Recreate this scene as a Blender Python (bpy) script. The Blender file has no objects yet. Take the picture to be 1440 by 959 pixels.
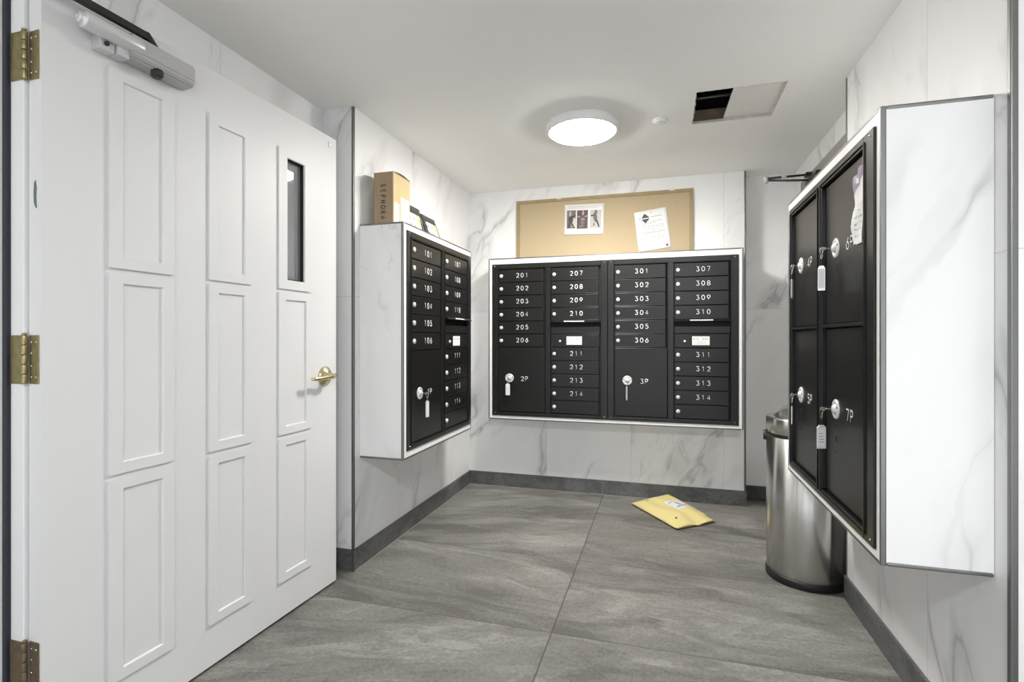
import bpy, bmesh, math, random
from mathutils import Vector, Matrix
random.seed(7)
S = bpy.context.scene
COL = S.collection
PI = math.pi
R = math.radians

# ------------------------------------------------------------------ camera
cam_d = bpy.data.cameras.new('camera')
cam = bpy.data.objects.new('camera', cam_d)
COL.objects.link(cam)
cam.location = (0, 0, 1.1)
cam.rotation_euler = (PI/2, 0, R(16.2056))
cam_d.sensor_fit = 'HORIZONTAL'
cam_d.sensor_width = 36.0
cam_d.lens = 726/1440*36.0
cam_d.shift_y = -3.5/1440
cam_d.clip_start = 0.02
S.camera = cam

# ------------------------------------------------------------------ exposure, world, daylight
S.view_settings.view_transform = 'Standard'
S.view_settings.look = 'None'
S.view_settings.exposure = 1.07
S.view_settings.gamma = 1.0
S.view_settings.use_curve_mapping = False
S.cycles.use_denoising = True
S.cycles.max_bounces = 10
S.cycles.diffuse_bounces = 6
S.cycles.sample_clamp_indirect = 6.0
LAMP = 76.0          # radiance of the round mailroom ceiling lamp
LAMP_COL = (1.0, 0.972, 0.925)
FILL_COL = (0.95, 0.98, 1.0)
FILL_LAMP = 92.0         # fill lamp added out of view behind the camera
SUN = 24.0
DAY = 0.72            # daylight outside the storefront behind the camera

w = bpy.data.worlds.new('world')
S.world = w
w.use_nodes = True
w.node_tree.nodes['Background'].inputs[0].default_value = (0.90, 0.945, 1.0, 1)
w.node_tree.nodes['Background'].inputs[1].default_value = DAY

ld = bpy.data.lights.new('storefront_portal', 'AREA')     # guides the daylight through the glazed front
ld.shape = 'RECTANGLE'
ld.size = 4.6
ld.size_y = 2.1
ld.cycles.is_portal = True
lo = bpy.data.objects.new('storefront_portal', ld)
COL.objects.link(lo)
lo.location = (0.85, -2.5, 1.05)
lo.rotation_euler = (R(90), 0, 0)      # faces along +Y, into the room

sd = bpy.data.lights.new('sun', 'SUN')                  # falls through the glazed front on to the lobby floor
sd.energy = SUN
sd.angle = R(1.0)
sd.color = (0.96, 0.98, 1.0)
so = bpy.data.objects.new('sun', sd)
COL.objects.link(so)
so.rotation_euler = (R(36), 0, R(-10))

# ------------------------------------------------------------------ materials
MATS = {}


def new_mat(name):
    m = bpy.data.materials.new(name)
    m.use_nodes = True
    return m, m.node_tree, m.node_tree.nodes['Principled BSDF']


def mat(name, col, rough=0.5, metal=0.0, spec=0.5, noise=0.0, nscale=30.0, bump=0.0, aniso=0.0, emit=None, estr=0.0, trans=0.0, coat=0.0):
    if name in MATS:
        return MATS[name]
    m, nt, b = new_mat(name)
    b.inputs['Base Color'].default_value = (*col, 1)
    b.inputs['Roughness'].default_value = rough
    b.inputs['Metallic'].default_value = metal
    b.inputs['Specular IOR Level'].default_value = spec
    if coat:
        b.inputs['Coat Weight'].default_value = coat
        b.inputs['Coat Roughness'].default_value = 0.1
    if trans:
        b.inputs['Transmission Weight'].default_value = trans
    if aniso:
        b.inputs['Anisotropic'].default_value = aniso
        b.inputs['Anisotropic Rotation'].default_value = 0.25
        tg = nt.nodes.new('ShaderNodeTangent')
        tg.direction_type = 'RADIAL'
        tg.axis = 'Z'
        nt.links.new(tg.outputs[0], b.inputs['Tangent'])
    if emit:
        b.inputs['Emission Color'].default_value = (*emit, 1)
        b.inputs['Emission Strength'].default_value = estr
    tc = nt.nodes.new('ShaderNodeTexCoord')
    nz = nt.nodes.new('ShaderNodeTexNoise')
    nz.inputs['Scale'].default_value = nscale
    nz.inputs['Detail'].default_value = 4
    nt.links.new(tc.outputs['Object'], nz.inputs['Vector'])
    if noise:
        mx = nt.nodes.new('ShaderNodeMix')
        mx.data_type = 'RGBA'
        mx.inputs['A'].default_value = (*[c*(1-noise) for c in col], 1)
        mx.inputs['B'].default_value = (*[min(1, c*(1+noise)) for c in col], 1)
        nt.links.new(nz.outputs['Fac'], mx.inputs['Factor'])
        nt.links.new(mx.outputs['Result'], b.inputs['Base Color'])
    if bump:
        bp = nt.nodes.new('ShaderNodeBump')
        bp.inputs['Strength'].default_value = bump
        bp.inputs['Distance'].default_value = 0.01
        nt.links.new(nz.outputs['Fac'], bp.inputs['Height'])
        nt.links.new(bp.outputs[0], b.inputs['Normal'])
    MATS[name] = m
    return m


class NT:
    """small helper to wire math nodes"""
    def __init__(self, nt):
        self.nt = nt

    def new(self, t, **kw):
        n = self.nt.nodes.new(t)
        for k, v in kw.items():
            setattr(n, k, v)
        return n

    def m(self, op, a, b=None, c=None):
        n = self.new('ShaderNodeMath', operation=op)
        for i, v in enumerate((a, b, c)):
            if v is None:
                continue
            if isinstance(v, (int, float)):
                n.inputs[i].default_value = v
            else:
                self.nt.links.new(v, n.inputs[i])
        return n.outputs[0]

    def vec(self, x, y, z):
        n = self.new('ShaderNodeCombineXYZ')
        for i, v in enumerate((x, y, z)):
            if isinstance(v, (int, float)):
                n.inputs[i].default_value = v
            else:
                self.nt.links.new(v, n.inputs[i])
        return n.outputs[0]

    def noise(self, vec, scale, detail=3, rough=0.5, dist=0.0):
        n = self.new('ShaderNodeTexNoise')
        n.inputs['Scale'].default_value = scale
        n.inputs['Detail'].default_value = detail
        n.inputs['Roughness'].default_value = rough
        n.inputs['Distortion'].default_value = dist
        self.nt.links.new(vec, n.inputs['Vector'])
        return n.outputs['Fac']

    def rng(self, v, a, b, c=0.0, d=1.0, smooth=True):
        n = self.new('ShaderNodeMapRange')
        n.interpolation_type = 'SMOOTHSTEP' if smooth else 'LINEAR'
        self.nt.links.new(v, n.inputs['Value'])
        n.inputs['From Min'].default_value = a
        n.inputs['From Max'].default_value = b
        n.inputs['To Min'].default_value = c
        n.inputs['To Max'].default_value = d
        return n.outputs[0]

    def mix(self, f, a, b):
        n = self.new('ShaderNodeMix', data_type='RGBA')
        if isinstance(f, (int, float)):
            n.inputs['Factor'].default_value = f
        else:
            self.nt.links.new(f, n.inputs['Factor'])
        for k, v in (('A', a), ('B', b)):
            if isinstance(v, tuple):
                n.inputs[k].default_value = (*v, 1)
            else:
                self.nt.links.new(v, n.inputs[k])
        return n.outputs['Result']

    def link(self, a, b):
        self.nt.links.new(a, b)


def marble(name, axis, off=0.0, seed=0.0, joints=True, zj=0.1, tilew=0.6, veins=0.85):
    """white vein-patterned porcelain tile; axis = the horizontal axis of the wall"""
    m, nt, b = new_mat(name)
    N = NT(nt)
    tc = N.new('ShaderNodeTexCoord')
    sp = N.new('ShaderNodeSeparateXYZ')
    N.link(tc.outputs['Object'], sp.inputs[0])
    a = sp.outputs[axis]
    z = sp.outputs['Z']
    if joints:
        ta = N.m('DIVIDE', N.m('SUBTRACT', a, off), tilew)
        tz = N.m('DIVIDE', N.m('SUBTRACT', z, zj), 1.2)
        i = N.m('FLOOR', ta)
        j = N.m('FLOOR', tz)
        w3 = N.m('ADD', N.m('ADD', N.m('MULTIPLY', i, 7.31), N.m('MULTIPLY', j, 3.77)), seed)
    else:
        w3 = N.m('ADD', 0.0, seed)
    # veins run steeply, leaning a little
    u = N.m('ADD', N.m('MULTIPLY', a, 1.25), N.m('MULTIPLY', z, -0.55))
    v = N.m('MULTIPLY', z, 0.55)
    p = N.vec(u, v, w3)
    warp = N.noise(p, 2.2, 4, 0.6)
    p2 = N.vec(N.m('ADD', u, N.m('MULTIPLY', warp, 0.55)), N.m('ADD', v, N.m('MULTIPLY', warp, -0.3)), w3)
    n1 = N.noise(p2, 1.35, 3.5, 0.55, 0.35)
    d1 = N.m('ABSOLUTE', N.m('SUBTRACT', n1, 0.5))
    fine = N.rng(d1, 0.0, 0.011, 1.0, 0.0)
    wide = N.rng(d1, 0.0, 0.060, 1.0, 0.0)
    msk = N.rng(N.noise(p, 2.1, 2, 0.5), 0.44, 0.62)
    n2 = N.noise(p2, 3.1, 3, 0.6, 0.5)
    d2 = N.rng(N.m('ABSOLUTE', N.m('SUBTRACT', n2, 0.52)), 0.0, 0.012, 1.0, 0.0)
    msk2 = N.rng(N.noise(p, 1.5, 2, 0.5), 0.55, 0.70)
    f = N.m('ADD', N.m('MULTIPLY', N.m('ADD', N.m('MULTIPLY', fine, 0.45), N.m('MULTIPLY', wide, 0.40)), msk), N.m('MULTIPLY', N.m('MULTIPLY', d2, msk2), 0.32))
    cl = N.rng(N.noise(p, 1.6, 3, 0.6), 0.40, 0.75, 0.0, 0.16)
    f = N.m('MULTIPLY', N.m('ADD', f, cl), veins)
    col = N.mix(f, (0.87, 0.87, 0.867), (0.40, 0.405, 0.41))
    if joints:
        fa = N.m('ABSOLUTE', N.m('SUBTRACT', N.m('FRACT', ta), 0.5))
        ja = N.rng(fa, 0.5-0.0030, 0.5-0.0012)
        fz = N.m('ABSOLUTE', N.m('SUBTRACT', N.m('FRACT', tz), 0.5))
        jz = N.rng(fz, 0.5-0.0016, 0.5-0.0007)
        jj = N.m('MULTIPLY', N.m('MAXIMUM', ja, jz), 0.55)
        col = N.mix(jj, col, (0.52, 0.52, 0.51))
    N.link(col, b.inputs['Base Color'])
    b.inputs['Roughness'].default_value = 0.32
    b.inputs['Specular IOR Level'].default_value = 0.4
    return m


def slate(name, floor=True):
    """grey layered porcelain stone"""
    m, nt, b = new_mat(name)
    N = NT(nt)
    tc = N.new('ShaderNodeTexCoord')
    sp = N.new('ShaderNodeSeparateXYZ')
    N.link(tc.outputs['Object'], sp.inputs[0])
    x, y, z = sp.outputs
    if floor:
        t1 = N.m('GREATER_THAN', x, -0.397)
        t2 = N.m('GREATER_THAN', y, 1.895)
        t3 = N.m('GREATER_THAN', y, 2.546)
        tid = N.m('ADD', N.m('MULTIPLY', t1, 4.3), N.m('ADD', N.m('MULTIPLY', t2, 7.9), N.m('MULTIPLY', t3, 11.7)))
        # each tile's layers run at their own slant
        k = N.m('SUBTRACT', N.m('FRACT', N.m('MULTIPLY', tid, 0.37)), 0.62)
        u = N.m('ADD', N.m('MULTIPLY', x, 0.55), N.m('MULTIPLY', y, 0.2))
        v = N.m('ADD', N.m('MULTIPLY', y, 2.1), N.m('MULTIPLY', x, k))
        p = N.vec(u, v, tid)
    else:
        p = N.vec(N.m('ADD', x, y), N.m('MULTIPLY', z, 2.0), N.m('MULTIPLY', x, 0.7))
        u = v = None
    warp = N.noise(p, 1.5, 4, 0.6)
    if floor:
        p2 = N.vec(N.m('ADD', u, N.m('MULTIPLY', warp, 0.5)), N.m('ADD', v, N.m('MULTIPLY', warp, 1.1)), tid)
    else:
        p2 = p
    big = N.noise(p2, 1.7, 5, 0.55, 0.3)
    lay = N.noise(p2, 4.6, 8, 0.66, 0.8)
    fin = N.noise(tc.outputs['Object'], 60.0, 4, 0.7)
    speck = N.noise(tc.outputs['Object'], 190.0, 2, 0.6)
    if floor:
        c0, c1, c2 = (0.115, 0.110, 0.100), (0.192, 0.186, 0.171), (0.315, 0.306, 0.286)
    else:
        c0, c1, c2 = (0.060, 0.061, 0.063), (0.112, 0.113, 0.114), (0.18, 0.18, 0.18)
    t = N.m('ADD', N.m('MULTIPLY', big, 0.48), N.m('MULTIPLY', lay, 0.52))
    t = N.m('ADD', t, N.m('MULTIPLY', N.m('SUBTRACT', fin, 0.5), 0.30))
    t = N.m('ADD', t, N.m('MULTIPLY', N.m('SUBTRACT', speck, 0.5), 0.24))
    col = N.mix(N.rng(t, 0.38, 0.51), c0, c1)
    col = N.mix(N.rng(t, 0.50, 0.66), col, c2)
    # hairline edges of the layers
    ed = N.rng(N.m('ABSOLUTE', N.m('SUBTRACT', lay, 0.5)), 0.0, 0.016, 1.0, 0.0)
    em = N.rng(N.noise(p, 2.3, 2), 0.50, 0.66)
    col = N.mix(N.m('MULTIPLY', N.m('MULTIPLY', ed, em), 0.42), col, (0.065, 0.062, 0.056))
    if floor:
        def line(c, at, wdt):
            return N.rng(N.m('ABSOLUTE', N.m('SUBTRACT', c, at)), wdt*0.5, wdt, 1.0, 0.0)
        g = N.m('MAXIMUM', line(x, -0.397, 0.0042), N.m('MAXIMUM', N.m('MULTIPLY', line(y, 1.895, 0.0034), 0.8), N.m('MULTIPLY', line(y, 2.546, 0.0036), 0.75)))
        col = N.mix(N.m('MULTIPLY', g, 0.80), col, (0.055, 0.052, 0.044))
    N.link(col, b.inputs['Base Color'])
    b.inputs['Roughness'].default_value = 0.50 if floor else 0.5
    b.inputs['Specular IOR Level'].default_value = 0.35
    bp = N.new('ShaderNodeBump')
    bp.inputs['Strength'].default_value = 0.25
    bp.inputs['Distance'].default_value = 0.004
    N.link(N.m('ADD', lay, N.m('MULTIPLY', fin, 0.5)), bp.inputs['Height'])
    N.link(bp.outputs[0], b.inputs['Normal'])
    return m


M_LEFT = marble('marble_left', 'Y', 2.14, 1.0)
M_BACK = marble('marble_back', 'X', -0.807, 21.0)
M_RIGHT = marble('marble_right', 'Y', 1.80, 33.0)
M_FACEX = marble('marble_face', 'X', 0.75, 47.0)
M_ALC = marble('marble_alcove', 'X', 0.25, 59.0)
M_BOXL = marble('marble_box_left', 'Y', 0, 63.0, joints=False, veins=0.7)
M_BOXB = marble('marble_box_back', 'X', 0, 74.0, joints=False)
M_BOXR = marble('marble_box_right', 'Y', 0, 88.3, joints=False, veins=0.6)
M_FLOOR = slate('slate_floor', True)
M_BASE = slate('slate_baseboard', False)
M_CEIL = mat('ceiling_paint', (0.89, 0.886, 0.87), 0.85, noise=0.015, nscale=3, bump=0.04)
M_WHITE = mat('white_paint', (0.76, 0.76, 0.765), 0.38, noise=0.01, nscale=4)
M_DOOR = mat('door_paint', (0.71, 0.71, 0.715), 0.48, noise=0.012, nscale=3)
M_BORDER = mat('white_border', (0.86, 0.86, 0.85), 0.35, noise=0.01)
M_TRIM = mat('metal_trim', (0.24, 0.24, 0.24), 0.35, metal=0.9, noise=0.05)
M_DTRIM = mat('dark_metal_trim', (0.20, 0.20, 0.195), 0.4, metal=0.8, noise=0.05)
M_BLACK = mat('black_powder_coat', (0.0075, 0.0072, 0.0069), 0.32, spec=0.42, noise=0.08, nscale=300, bump=0.02)
M_BLACKF = mat('black_frame_coat', (0.009, 0.0086, 0.0082), 0.30, spec=0.45, noise=0.08, nscale=300, bump=0.02)
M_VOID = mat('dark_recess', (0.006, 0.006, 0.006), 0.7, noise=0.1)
M_CHROME = mat('chrome', (0.78, 0.78, 0.77), 0.22, metal=0.85, noise=0.04)
M_KEY = mat('key_steel', (0.30, 0.29, 0.27), 0.35, metal=0.9, noise=0.06)
M_LOCK = mat('lock_plate_metal', (0.80, 0.80, 0.78), 0.35, metal=0.35, noise=0.04)
M_INK = mat('white_ink', (0.80, 0.80, 0.79), 0.5, noise=0.02)
M_PAPER = mat('paper', (0.74, 0.74, 0.73), 0.7, noise=0.015, nscale=60)
M_PLABEL = mat('label_paper', (0.70, 0.71, 0.74), 0.6, noise=0.04, nscale=120)
M_GREYINK = mat('grey_print', (0.33, 0.33, 0.34), 0.7, noise=0.2, nscale=200)
M_DARKINK = mat('dark_print', (0.07, 0.065, 0.065), 0.7, noise=0.2, nscale=80)
M_CARD = mat('cardboard', (0.34, 0.25, 0.155), 0.75, noise=0.06, nscale=40)
M_CARD2 = mat('cardboard_tape', (0.50, 0.38, 0.19), 0.5, noise=0.05, nscale=40)
M_CORK = mat('cork', (0.445, 0.355, 0.225), 0.85, noise=0.10, nscale=160)
M_OAK = mat('oak_frame', (0.32, 0.245, 0.125), 0.5, noise=0.12, nscale=30)
M_STEEL = mat('brushed_steel', (0.63, 0.62, 0.60), 0.24, metal=1.0, noise=0.06, nscale=20, aniso=0.92)
M_RUBBER = mat('black_plastic', (0.012, 0.012, 0.012), 0.45, noise=0.1)
M_BRASS = mat('brass', (0.66, 0.57, 0.33), 0.22, metal=1.0, noise=0.05)
M_OLDBRASS = mat('aged_brass', (0.33, 0.28, 0.14), 0.36, metal=0.9, noise=0.35, nscale=60)
M_RUSTBRASS = mat('worn_brass', (0.20, 0.155, 0.10), 0.5, metal=0.7, noise=0.5, nscale=70)
M_GREYMET = mat('grey_closer_paint', (0.47, 0.47, 0.475), 0.38, metal=0.35, noise=0.04)
M_LGREY = mat('light_grey_metal', (0.62, 0.62, 0.63), 0.35, metal=0.3, noise=0.03)
M_ARM = mat('dark_arm', (0.05, 0.048, 0.045), 0.35, metal=0.7, noise=0.1)
M_GASKET = mat('gasket', (0.02, 0.021, 0.032), 0.6, noise=0.1)
M_YELLOW = mat('yellow_mailer', (0.72, 0.61, 0.265), 0.55, noise=0.03, nscale=25, bump=0.12)
M_BAG = mat('black_mailer', (0.035, 0.036, 0.030), 0.38, noise=0.2, nscale=20)
M_YLAB = mat('yellow_label', (0.72, 0.66, 0.16), 0.6, noise=0.1)
M_PURPLE = mat('purple_print', (0.30, 0.245, 0.33), 0.6, noise=0.1)
M_WOOD = mat('joist_wood', (0.20, 0.155, 0.105), 0.8, noise=0.3, nscale=18)
M_DRYWALL = mat('drywall', (0.76, 0.75, 0.725), 0.9, noise=0.04, nscale=14)
M_DRYEDGE = mat('drywall_edge', (0.50, 0.47, 0.42), 0.95, noise=0.3, nscale=90)
M_GFRAME = mat('grey_frame_paint', (0.30, 0.29, 0.275), 0.45, noise=0.04)
M_DIFF = mat('lamp_diffuser', (0.9, 0.9, 0.9), 0.5, emit=LAMP_COL, estr=LAMP)
M_FILL = mat('fill_diffuser', (0.9, 0.9, 0.9), 0.5, emit=FILL_COL, estr=FILL_LAMP)  # glow of the added fill lamp
M_LAMPRIM = mat('lamp_rim', (0.80, 0.80, 0.80), 0.4, noise=0.01)
M_GREEN = mat('worn_green_patch', (0.12, 0.14, 0.12), 0.7, noise=0.4, nscale=80)
M_GLASS = mat('door_glass', (0.62, 0.63, 0.64), 0.03, trans=0.72)


# ------------------------------------------------------------------ geometry helpers
def box(bm, x0, x1, y0, y1, z0, z1, bev=0.0, mi=0, seg=2):
    r = bmesh.ops.create_cube(bm, size=1.0)
    vs = r['verts']
    for v in vs:
        v.co = Vector(((x0+x1)/2 + v.co.x*(x1-x0), (y0+y1)/2 + v.co.y*(y1-y0), (z0+z1)/2 + v.co.z*(z1-z0)))
    fs = {f for v in vs for f in v.link_faces}
    for f in fs:
        f.material_index = mi
    if bev:
        es = {e for v in vs for e in v.link_edges}
        bmesh.ops.bevel(bm, geom=list(es), offset=bev, segments=seg, affect='EDGES', profile=0.5)


def quadbox(bm, pts, up, mi=0):
    """prism over a polygon pts (list of Vectors), extruded by vector up"""
    a = [bm.verts.new(p) for p in pts]
    c = [bm.verts.new(Vector(p)+Vector(up)) for p in pts]
    n = len(a)
    fs = [bm.faces.new(a[::-1]), bm.faces.new(c)]
    for i in range(n):
        fs.append(bm.faces.new((a[i], a[(i+1) % n], c[(i+1) % n], c[i])))
    for f in fs:
        f.material_index = mi


def tube(bm, path, r, n=8, cap=True, mi=0, closed=False):
    path = [Vector(p) for p in path]
    rings = []
    L = len(path)
    prev = None
    for i, p in enumerate(path):
        if closed:
            d = path[(i+1) % L]-path[i-1]
        elif i == 0:
            d = path[1]-p
        elif i == L-1:
            d = p-path[i-1]
        else:
            d = (path[i+1]-p).normalized()+(p-path[i-1]).normalized()
        d.normalize()
        if prev is None:
            up = Vector((0, 0, 1)) if abs(d.z) < 0.9 else Vector((0, 1, 0))
            u = d.cross(up).normalized()
        else:
            u = (prev - d*prev.dot(d)).normalized()
        prev = u
        v = d.cross(u)
        rr = r[i] if isinstance(r, (list, tuple)) else r
        rings.append([bm.verts.new(p+(u*math.cos(2*PI*k/n)+v*math.sin(2*PI*k/n))*rr) for k in range(n)])
    m = L if closed else L-1
    for i in range(m):
        A, B = rings[i], rings[(i+1) % L]
        for k in range(n):
            f = bm.faces.new((A[k], A[(k+1) % n], B[(k+1) % n], B[k]))
            f.material_index = mi
            f.smooth = True
    if cap and not closed:
        for q in (rings[0][::-1], rings[-1]):
            f = bm.faces.new(q)
            f.material_index = mi


def lathe(bm, prof, n=40, mi=0, mtx=None, smooth=True, cap=True):
    """prof: list of (r, h) turned about local Z, then moved by mtx"""
    mtx = mtx or Matrix()
    rings = []
    for r, h in prof:
        if r < 1e-6:
            rings.append([bm.verts.new(mtx @ Vector((0, 0, h)))])
        else:
            rings.append([bm.verts.new(mtx @ Vector((r*math.cos(2*PI*k/n), r*math.sin(2*PI*k/n), h))) for k in range(n)])
    for A, B in zip(rings[:-1], rings[1:]):
        for k in range(n):
            a0, a1 = A[k % len(A)], A[(k+1) % len(A)]
            b0, b1 = B[k % len(B)], B[(k+1) % len(B)]
            q = []
            for t in (a0, a1, b1, b0):
                if t not in q:
                    q.append(t)
            if len(q) > 2:
                f = bm.faces.new(q)
                f.material_index = mi
                f.smooth = smooth
    if cap:
        for q in (rings[0][::-1], rings[-1]):
            if len(q) > 2:
                f = bm.faces.new(q)
                f.material_index = mi


def at(loc, axis='Z'):
    """matrix whose local Z points along the given direction"""
    d = {'X': Vector((1, 0, 0)), '-X': Vector((-1, 0, 0)), 'Y': Vector((0, 1, 0)), '-Y': Vector((0, -1, 0)), 'Z': Vector((0, 0, 1)), '-Z': Vector((0, 0, -1))}.get(axis, axis)
    return Matrix.Translation(loc) @ Vector(d).to_track_quat('Z', 'Y').to_matrix().to_4x4()


def obj(name, bm, mats, parent=None, loc=None, rot=None, label=None, autosmooth=False):
    bmesh.ops.recalc_face_normals(bm, faces=bm.faces[:])
    me = bpy.data.meshes.new(name)
    bm.to_mesh(me)
    bm.free()
    for m in (mats if isinstance(mats, (list, tuple)) else [mats]):
        me.materials.append(m)
    o = bpy.data.objects.new(name, me)
    COL.objects.link(o)
    if parent:
        o.parent = parent
    if loc:
        o.location = loc
    if rot:
        o.rotation_euler = rot
    if label:
        o['label'] = label
    return o


def B():
    return bmesh.new()


def thing(name, label, cat, loc=(0, 0, 0), rz=0.0, group=None):
    o = bpy.data.objects.new(name, None)
    COL.objects.link(o)
    o.empty_display_size = 0.05
    o.location = loc
    o.rotation_euler = (0, 0, rz)
    o['label'] = label
    o['category'] = cat
    if group:
        o['group'] = group
    return o


def tag(o, label, cat, group=None):
    o['label'] = label
    o['category'] = cat
    if group:
        o['group'] = group
    return o


def struct(name, bm, mats, parent=None):
    o = obj(name, bm, mats, parent)
    if not parent:
        o['kind'] = 'structure'
    return o


# stroke lettering (engraved, one line wide); unit cell 0.62 wide, 1 high
def arc(cx, cy, rx, ry, a0, a1, n=10):
    return [(cx+rx*math.cos(R(a0+(a1-a0)*i/n)), cy+ry*math.sin(R(a0+(a1-a0)*i/n))) for i in range(n+1)]


GL = {
    '0': [arc(.31, .5, .31, .5, 90, 450, 20)],
    '1': [[(.12, .80), (.34, 1), (.34, 0)]],
    '2': [arc(.31, .70, .30, .30, 165, -35, 10)+[(0.0, 0), (.62, 0)]],
    '3': [[(.04, 1), (.58, 1), (.30, .60)]+arc(.30, .30, .31, .30, 80, -150, 12)],
    '4': [[(.62, .28), (0, .28), (.44, 1), (.44, 0)]],
    '5': [[(.56, 1), (.08, 1), (.05, .56)]+arc(.29, .32, .32, .32, 120, -150, 12)],
    '6': [[(.50, 1), (.16, .62)]+arc(.31, .31, .31, .31, 150, -210, 18)],
    '7': [[(0, 1), (.60, 1), (.22, 0)]],
    '8': [arc(.31, .74, .26, .26, -90, 270, 16), arc(.31, .25, .31, .25, 90, 450, 16)],
    '9': [arc(.31, .69, .31, .31, -30, 330, 18)+[(.14, 0)]],
    'P': [[(.05, 0), (.05, 1), (.36, 1)]+arc(.36, .74, .24, .26, 90, -90, 8)+[(.05, .48)]],
    'U': [[(.03, 1), (.03, .3)]+arc(.31, .3, .28, .3, 180, 360, 8)+[(.59, 1)]],
    'S': [arc(.31, .74, .28, .26, 30, 270, 10)+arc(.31, .25, .29, .25, 90, -150, 10)],
    '.': [[(.28, 0.0), (.28, 0.08)]],
    'M': [[(0, 0), (0, 1), (.31, .35), (.62, 1), (.62, 0)]],
    'A': [[(0, 0), (.31, 1), (.62, 0)], [(.13, .38), (.49, .38)]],
    'I': [[(.31, 0), (.31, 1)]],
    'L': [[(.05, 1), (.05, 0), (.56, 0)]],
    'E': [[(.56, 1), (.05, 1), (.05, 0), (.56, 0)], [(.05, .52), (.48, .52)]],
    'H': [[(.04, 0), (.04, 1)], [(.60, 0), (.60, 1)], [(.04, .5), (.60, .5)]],
    'O': [arc(.33, .5, .40, .5, 90, 450, 22)],
    'R': [[(.05, 0), (.05, 1), (.34, 1)]+arc(.34, .74, .24, .26, 90, -90, 8)+[(.05, .48)], [(.30, .48), (.60, 0)]],
}


def lettering(bm, text, cx, cz, h, pitch, r, y=0.0, mi=0, wide=1.0):
    """letters on the local XZ plane at depth y, facing -Y"""
    n = len(text)
    for i, ch in enumerate(text):
        if ch == ' ':
            continue
        ox = cx + (i-(n-1)/2)*pitch - 0.31*h*wide
        for st in GL[ch]:
            pts = [(ox+px*h*wide, y, cz-h/2+pz*h) for px, pz in st]
            nv0 = len(bm.verts)
            if len(pts) > 3 and (Vector(pts[0])-Vector(pts[-1])).length < 1e-5:
                tube(bm, pts[:-1], r, 6, mi=mi, closed=True)
            else:
                tube(bm, pts, r, 6, mi=mi)
            for v in list(bm.verts)[nv0:]:          # engraved paint: almost flat
                v.co.y = y+(v.co.y-y)*0.15


# ------------------------------------------------------------------ the room
CE = 2.2
XL, XB0, XB1, YB = -1.405, -1.405, 0.524, 3.68
XR, XA, YA = 0.75, 0.85, 3.83
YLC, YRC, YRN, XD = 2.14, 2.49, 1.415, -1.575

bm = B()
box(bm, -3.2, 3.4, -2.6, 4.0, -0.06, 0.0)
struct('floor', bm, M_FLOOR)

# ceiling with the cut-out of the access hole
hx0, hx1, hy0, hy1 = 0.147, 0.518, 2.447, 2.808
bm = B()
T = 0.014
box(bm, -3.2, hx0, -2.6, 4.0, CE, CE+T)
box(bm, hx1, 3.4, -2.6, 4.0, CE, CE+T)
box(bm, hx0, hx1, -2.6, hy0, CE, CE+T)
box(bm, hx0, hx1, hy1, 4.0, CE, CE+T)
struct('ceiling', bm, M_CEIL)
# ragged gypsum edge of the cut
bm = B()
for (ax, ay, bx_, by) in ((hx0, hy0, hx1, hy0), (hx1, hy1, hx0, hy1), (hx1, hy0, hx1, hy1), (hx0, hy1, hx0, hy0)):
    n = 26
    pts = []
    nx, ny = -(by-ay), (bx_-ax)
    l = math.hypot(nx, ny)
    nx, ny = nx/l, ny/l
    for i in range(n+1):
        t = i/n
        k = random.uniform(0.0005, 0.0065)
        pts.append((ax+(bx_-ax)*t+nx*k, ay+(by-ay)*t+ny*k))
    poly = [Vector((ax-nx*0.001, ay-ny*0.001, CE+0.0005))]+[Vector((x, y, CE+0.0005)) for x, y in pts]+[Vector((bx_-nx*0.001, by-ny*0.001, CE+0.0005))]
    quadbox(bm, poly, (0, 0, T-0.002))
struct('trim_5', bm, M_DRYEDGE)
# the dark void over the hole, with a joist and a pipe
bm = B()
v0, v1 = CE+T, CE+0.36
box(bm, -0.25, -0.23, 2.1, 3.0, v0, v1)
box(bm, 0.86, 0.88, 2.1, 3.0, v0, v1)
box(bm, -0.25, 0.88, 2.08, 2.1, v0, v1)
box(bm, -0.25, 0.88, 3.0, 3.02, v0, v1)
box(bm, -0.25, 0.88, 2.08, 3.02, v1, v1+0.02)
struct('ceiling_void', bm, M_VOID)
bm = B()
box(bm, -0.22, 0.85, 2.83, 2.87, v0+0.001, v0+0.066, 0.003)
struct('ceiling_joist', bm, M_WOOD)
bm = B()
tube(bm, [(-0.22, 2.90, CE+0.165), (0.3, 2.885, CE+0.165), (0.85, 2.90, CE+0.165)], 0.013, 10)
struct('ceiling_pipe', bm, M_DTRIM)

# walls
bm = B()
box(bm, XL-0.12, XL, YLC, YB+0.12, 0, CE)
struct('wall_left', bm, M_LEFT)
bm = B()
box(bm, XD-0.02, XL-0.12, YLC, YLC+0.1, 0, CE)
box(bm, XL-0.12, XL-0.0005, YLC-0.0008, YLC+0.1, 0, CE)
struct('wall_left_return', bm, M_FACEX)
bm = B()
box(bm, XD-0.12, XD, 0.93, YLC+0.02, 0, CE)
box(bm, XD-0.12, XD, -2.6, -0.31, 0, CE)
box(bm, XD-0.12, XD, -0.31, 0.93, 2.09, CE)
struct('wall_left_recess', bm, M_LEFT)
bm = B()
box(bm, XB0, XB1, YB, YB+0.12, 0, CE)
struct('wall_back', bm, M_BACK)
bm = B()
box(bm, XB1-0.002, XA+0.1, YA, YA+0.1, 0, CE)
struct('wall_alcove_back', bm, M_ALC)
bm = B()
box(bm, XB1-0.1, XB1+0.0002, YB+0.003, YA, 0, CE)
struct('wall_alcove_left', bm, M_RIGHT)
bm = B()
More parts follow.
